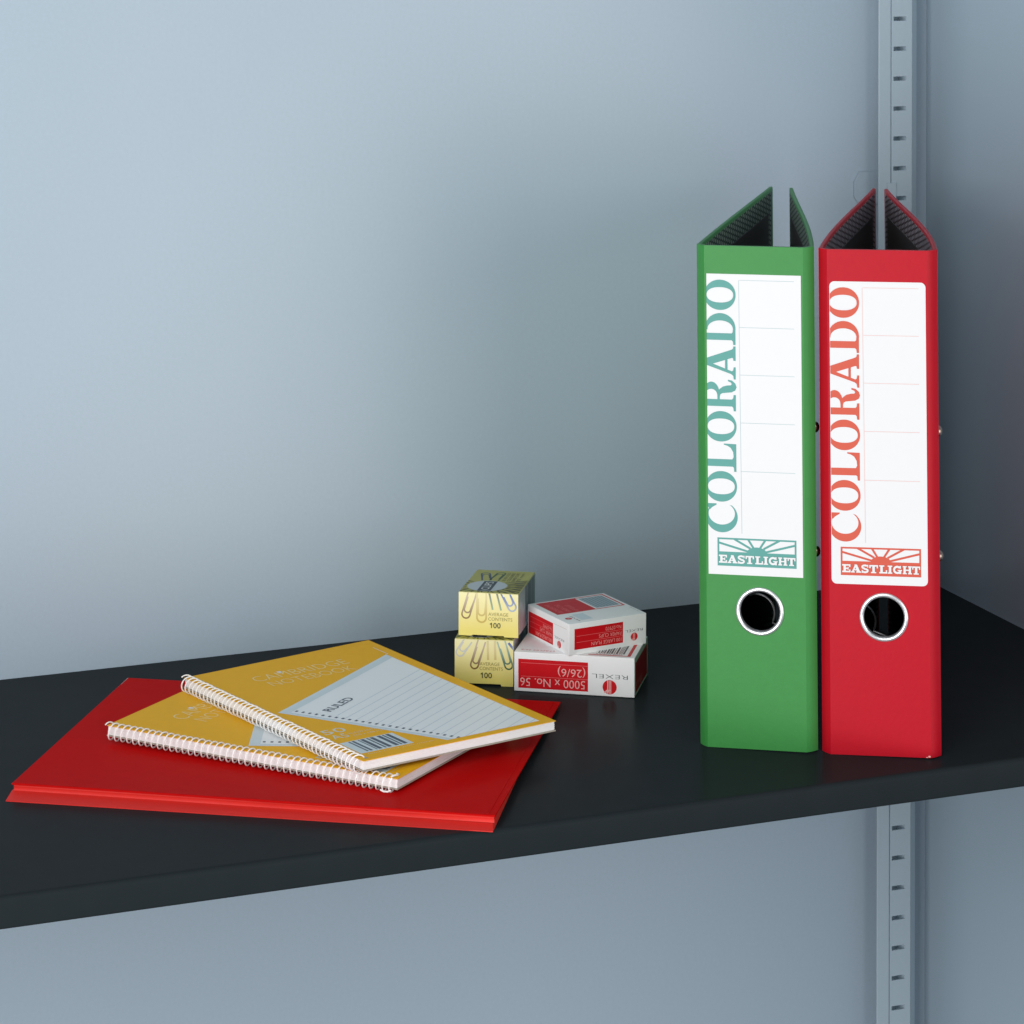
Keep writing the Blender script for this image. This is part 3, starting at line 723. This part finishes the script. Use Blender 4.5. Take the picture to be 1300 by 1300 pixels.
def yellow_box(loc, rot, W, D, H, label, variant):
    root = empty('paper_clip_box', loc, rot_of(rot), label, 'box', 'yellow paper clip boxes in a stack of two')
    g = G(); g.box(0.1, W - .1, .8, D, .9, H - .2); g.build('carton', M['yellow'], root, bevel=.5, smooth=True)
    g = G(); g.box(.15, W - .15, .9, D - .1, H - .22, H); g.build('top_panel', M['yellowshade'], root)
    # end flap with the tuck notch along its foot
    pts = [(0, .2), (9.2, .2), (9.8, 1.1), (31.4, 1.2), (32, -.1), (W, -.1), (W, H - .25), (0, H - .25)]
    if variant: pts = [(0, .3), (9.0, .3), (9.6, 1.0), (31.2, 1.0), (31.6, .2), (W, .2), (W, H - .25), (0, H - .25)]
    g = G(); g.prism(pts, [], lambda u, v, t: (u, t, v + (.0 if not variant else 0)), .05, .75)
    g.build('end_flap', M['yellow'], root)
    ff = frame(root, 'front', W, D, H); ft = frame(root, 'top', W, D, H); fr = frame(root, 'right', W, D, H)
    cl = [(1, H - .3, -1), (0, .2, 1), (0, W - .3, -1)]
    def pr(nm, mt, items, f_=ff, clips=cl, wdt=1.0, h0=.06):
        P = Print(f_, h0=h0, clip=clips)
        for it in items:
            if isinstance(it, tuple) and it[0] == 'clip':
                a, b = clip_path(*it[1:]); P.path(a, wdt); P.h += .01; P.path(b, wdt); P.h += .01
            elif it[0] == 'line': P.line(it[1], it[2], it[3])
        return P.build(nm, M[mt], root)
    D2 = math.radians
    if variant:   # upper box
        pr('brown_clip', 'clipbrown', [('clip', 9.9, 30.5, 19.3, 5.6, D2(-107))], h0=.06)
        pr('gold_clip', 'clipgold', [('clip', 15.9, 31, 21.3, 6.4, D2(-90))], h0=.1, wdt=1.15)
        pr('green_clip', 'cliplight', [('line', (21, 30.5), (23.6, 18.4), 1.2), ('line', (26.2, 30.5), (29.4, 18.2), 1.2)], h0=.08)
        pr('blue_clip', 'clipblue', [('clip', 31.3, 31.5, 14.8, 5.4, D2(-62))], h0=.12)
        P = Print(ff, h0=.14); P.text('AVERAGE', 20.6, 34.4, 14.3, 16.5, bold=-.006); P.text('CONTENTS', 20.6, 37.2, 11.1, 13.3, bold=-.006); P.build('contents_lettering', M['olive'], root)
        P = Print(ff, h0=.16); P.hundred(21.7, 29.2, 6.1, 9.7, .62); P.build('count_lettering', M['oliveline'], root)
    else:
        pr('silver_clip', 'clipsilver', [('clip', 9.5, 30.5, 13.0, 5.4, D2(-124))], h0=.05)
        pr('brown_clip', 'clipbrown', [('clip', 18.6, 30.2, 19.8, 5.2, D2(-107))], h0=.07)
        pr('gold_clip', 'clipgold', [('line', (22.6, 30.4), (22.9, 17.4), 1.5), ('line', (27.5, 30.4), (27.9, 17.6), 1.5)], h0=.09)
        pr('green_clip', 'clipgreen', [('clip', 31.6, 30.8, 20.0, 5.2, D2(-72))], h0=.11)
        pr('blue_clip', 'clipblue', [('line', (36.8, 29.4), (40.4, 25.2), 1.6)], h0=.13)
        P = Print(ff, h0=.15); P.text('AVERAGE', 17.1, 30.8, 13.6, 15.8, bold=-.006); P.text('CONTENTS', 17.1, 33.0, 10.5, 12.7, bold=-.006); P.build('contents_lettering', M['olive'], root)
        P = Print(ff, h0=.17); P.hundred(17.9, 25.6, 5.1, 8.8, .62); P.build('count_lettering', M['oliveline'], root)
    # top: ring of clips round a pale disc with a dark name block
    ct = [(0, .4, 1), (0, W - .4, -1), (1, .9, 1), (1, D - .5, -1)]
    P = Print(ft, h0=.05, clip=ct)
    for k, (ang, L_) in enumerate([(-150, 14), (-130, 14), (-108, 16), (-84, 16), (-60, 16), (-40, 20), (-25, 20), (-12, 20), (2, 20), (16, 22), (32, 22), (150, 14), (170, 14), (-170, 14)]):
        a = D2(ang); s_ = 14.3; p, q_ = clip_path(16 + s_ * math.cos(a), 18.4 + s_ * math.sin(a), L_, 4.4, a)
        P.path(p, .8); P.h += .004; P.path(q_, .8); P.h += .004
    P.build('ring_of_clips', M['clipdark'], root)
    P = Print(ft, h0=.05, clip=ct); p, q_ = clip_path(12.5, 34, 21, 6, D2(103)); P.path(p, 1.2); P.path(q_, 1.0); P.build('navy_clip', M['cliptop'], root)
    P = Print(ft, h0=.05, clip=ct); p, q_ = clip_path(17.5, 34, 23, 6, D2(86)); P.path(p, 1.2); P.path(q_, 1.0); P.build('dark_green_clip', M['cliptopg'], root)
    P = Print(ft, h0=.14); P.ell(16, 18.4, 13.6, 14.4); P.build('pale_disc', M['sheetblue'], root)
    P = Print(ft, h0=.17); P.poly([(11.6, 4.6), (20.9, 5.6), (20.9, 31.8), (11.6, 31.2)]); P.build('name_block', M['ink'], root)
    P = Print(ft, h0=.20); P.text('CLIPS', 8, 29, 13.5, 19, mapuv=lambda u, v: (32.4 - v, u)); P.build('name_lettering', M['white'], root)
    P = Print(ft, h0=.06)
    for k, t in enumerate(('SILVER GOLD', 'COLOURED', 'PAPER CLIPS', '32 mm')): P.text(t, 23 + 3.4 * k, 25.6 + 3.4 * k, 34, 57, mapuv=lambda u, v, k=k: (u, v)) if 0 else P.text(t, 33 - 0, 56, 0, 2.2, mapuv=lambda u, v, k=k: (25.4 + 3.3 * k - v, u + 1))
    P.build('top_lettering', M['clipdark'], root)
    # right side: pale card with dark upright strokes
    P = Print(fr, h0=.05); P.rect(.9, D - .6, 1.3, H - .7); P.build('side_print', M['sheetblue'], root)
    P = Print(fr, h0=.09); P.st = 0; rr = random.Random(5)
    y = D * .42
    while y < D - 3:
        w_ = rr.choice((.8, 1.3, 2.2)); P.rect(y, y + w_, rr.uniform(2, 12), H - 1.0); y += w_ + rr.choice((1.2, 2.0, 2.6))
    P.build('side_strokes', M['cliptop'], root)
    return root

yellow_box((-54.02, 2066.26, .1), (-.1342, 0, 0), 40.1, 60, 31.0, 'lower yellow paper clip box, standing on the black shelf', 0)
yellow_box((-51.58, 2072.1, 31.5), (-.1834, -.02, -.004), 41.2, 63, 29.6, 'upper yellow paper clip box, on top of the other yellow box', 1)

def rexel_mark(P, u, v, r, rot=True):
    pass
def disc_mark(f_, root, cu, cv, r, h0=.06):
    P = Print(f_, h0=h0); P.ell(cu, cv, r, r, n=36); P.build('round_emblem', M['redink'], root)
    P = Print(f_, h0=h0 + .05, step=.004)
    for k, x in enumerate((-.34, -.12, .1)): P.rect(cu + x * r, cu + (x + .13) * r, cv - r * (.93 - .0 * k), cv + r * .93)
    for k, x in enumerate((-.34, -.12, .1)): P.line((cu + (x + .06) * r, cv - .35 * r), (cu + (x - .45) * r, cv - .80 * r), .12 * r)
    P.build('emblem_stripes', M['pink'], root)

# lower white box (staples)
W, D, H = 82.2, 53.6, 26.3
r1 = empty('staple_box', (-13.6, 2052.13, .1), rot_of((-.1999, 0, -.003)), 'larger white and red carton standing on the shelf, below the tilted white one', 'box', 'white and red stationery cartons')
g = G(); g.box(0, W, 0, D, 0, H); g.build('carton', M['card'], r1, bevel=.45, smooth=True)
ff, ft, fr = [frame(r1, k, W, D, H) for k in ('front', 'top', 'right')]
P = Print(ff, h0=.05); P.rect(2.9, 50.6, 2.3, 21.8); P.build('red_panel', M['redink'], r1)
P = Print(ff, h0=.09); P.rect(4.8, 50.6, 19.15, 19.4); P.rect(4.8, 50.6, 10.15, 10.4); P.build('fine_rules', M['pinkline'], r1)
P = Print(ff, h0=.12); P.text('5000 x No. 56', 4.2, 48.6, 3.7, 9.3, rot=True, bold=-.002); P.text('(26/6)', 30, 48.8, 11.4, 18.4, rot=True, bold=-.002); P.build('size_lettering', M['pink'], r1)
P = Print(ff, h0=.06); P.text('REXEL', 53.3, 77.6, 11.9, 14.6, rot=True, bold=-.016); P.build('name_lettering', M['ink'], r1)
disc_mark(ff, r1, 65.3, 6.2, 4.8)
P = Print(fr, h0=.05); P.rect(4.0, 50.5, 2.2, 22.2); P.build('side_panel_print', M['redink'], r1)
P = Print(fr, h0=.09); P.text('5000 x No.56', 6, 30, 4, 8.5, rot=True, bold=-.012); P.build('side_lettering', M['pink'], r1)
P = Print(ft, h0=.05)
P.rect(50, 78.8, 3.2, 4.5); P.rect(76.6, 78.8, 4.4, 50); P.build('top_border_print', M['redink'], r1)
P = Print(ft, h0=.05); P.st = 0; x = 56
rr = random.Random(9)
while x < 73:
    w_ = rr.choice((.4, .8, 1.2)); P.rect(x, x + w_, 8, 30); x += w_ + rr.choice((.5, .9))
P.text('5 010255 02656', 55, 73, 5.6, 7.2, rot=False); P.build('barcode', M['ink'], r1)
P = Print(ft, h0=.05); P.text('STAPLES 26/6', 3.6, 27, 4.6, 7.0, rot=True, bold=-.01); P.build('top_lettering', M['redink'], r1)

# upper white box (paper clips)
W, D, H = 60.5, 57.2, 20.9
r2 = empty('carton_of_clips', (23.1, 2041.9, 26.55), rot_of((.5082, .0, .003)), 'smaller white and red carton turned askew on top of the larger white one', 'box', 'white and red stationery cartons')
g = G(); g.box(0, W, 0, D, 0, H); g.build('carton', M['card'], r2, bevel=.45, smooth=True)
ff, ft, fl = [frame(r2, k, W, D, H) for k in ('front', 'top', 'left')]
P = Print(ff, h0=.05); P.rect(4.2, 42.1, 3.3, 17.3); P.build('red_panel', M['redink'], r2)
P = Print(ff, h0=.09); P.rect(5.8, 42.1, 12.1, 12.35); P.rect(5.8, 42.1, 7.95, 8.2); P.build('fine_rules', M['pinkline'], r2)
P = Print(ff, h0=.12); P.text('No.07970', 28.4, 40.6, 13.2, 15.6, rot=True, bold=-.012); P.text('PAPER CLIPS', 23.2, 40.7, 9.0, 11.3, rot=True, bold=-.012); P.text('100 LARGE PLAIN', 17.4, 40.7, 4.6, 7.0, rot=True, bold=-.012); P.build('contents_lettering', M['pink'], r2)
P = Print(ff, h0=.06); P.text('REXEL', 44.0, 57.6, 9.6, 11.2, rot=True, bold=-.014); P.build('name_lettering', M['ink'], r2)
disc_mark(ff, r2, 50.9, 6.2, 2.7)
P = Print(fl, h0=.05); P.rect(1.6, 35.6, 1.8, 16.5); P.build('left_red_panel', M['redink'], r2)
P = Print(fl, h0=.09); P.rect(3.6, 35.6, 13.6, 13.8); P.rect(3.6, 35.6, 10.2, 10.4); P.rect(3.6, 35.6, 6.8, 7.0); P.build('left_fine_rules', M['pinkline'], r2)
P = Print(fl, h0=.12); P.text('No.07970', 22, 34.4, 10.8, 13.0, rot=True, bold=-.012); P.text('PAPER CLIPS', 17.5, 34.4, 7.3, 9.5, rot=True, bold=-.012); P.text('100 LARGE PLAIN', 12, 34.4, 3.0, 5.6, rot=True, bold=-.012); P.build('left_lettering', M['pink'], r2)
P = Print(fl, h0=.06); P.text('REXEL', 37.4, 50.6, 7.4, 8.9, rot=True, bold=-.014); P.build('left_name_lettering', M['ink'], r2)
P = Print(fl, h0=.05); P.line((36.5, 16.6), (54, 16.9), .25); P.build('flap_crease', M['inside'], r2)
disc_mark(fl, r2, 44.0, 4.3, 2.5)
P = Print(ft, h0=.05); P.rect(4.7, 35.2, 24, 54.9); P.build('top_red_panel', M['redink'], r2)
P = Print(ft, h0=.05); P.rect(35.2, 57.9, 53.8, 55); P.rect(56.7, 57.9, 23.8, 53.8); P.rect(35.2, 56.7, 23.8, 25); P.build('top_border_print', M['redink'], r2)
P = Print(ft, h0=.05); P.rect(37, 55.4, 27, 52); P.build('text_block', M['steelblue'], r2)
P = Print(ft, h0=.09); P.st = 0
for k in range(7): P.rect(37.8 + k * 2.5, 38.3 + k * 2.5, 28, 51)
P.build('text_rules', M['sheetblue'], r2)
P = Print(ft, h0=.09)
tr = lambda u, v: (v, 57 - u + 22)
P.text('100 LARGE PLAIN', 27, 49, 8, 11.5, mapuv=lambda u, v: (v, u)); P.text('PAPER CLIPS', 27, 46, 14, 17.5, mapuv=lambda u, v: (v, u)); P.text('No.07970', 27, 42, 20, 23.5, mapuv=lambda u, v: (v, u))
P.build('top_lettering', M['pinkline'], r2)
P = Print(ft, h0=.05); P.text('REXEL', 4.6, 18.6, 10.2, 11.6, mapuv=lambda u, v: (v, u)); P.text('No.07970', 6, 18, 57.8, 58.6, mapuv=lambda u, v: (v, u)); P.build('top_name_lettering', M['ink'], r2)
P = Print(ft, h0=.05); P.rect(13, 22, 5.6, 20); P.build('grey_tint_block', M['band'], r2)
disc_mark(ft, r2, 6.8, 12.6, 2.4)
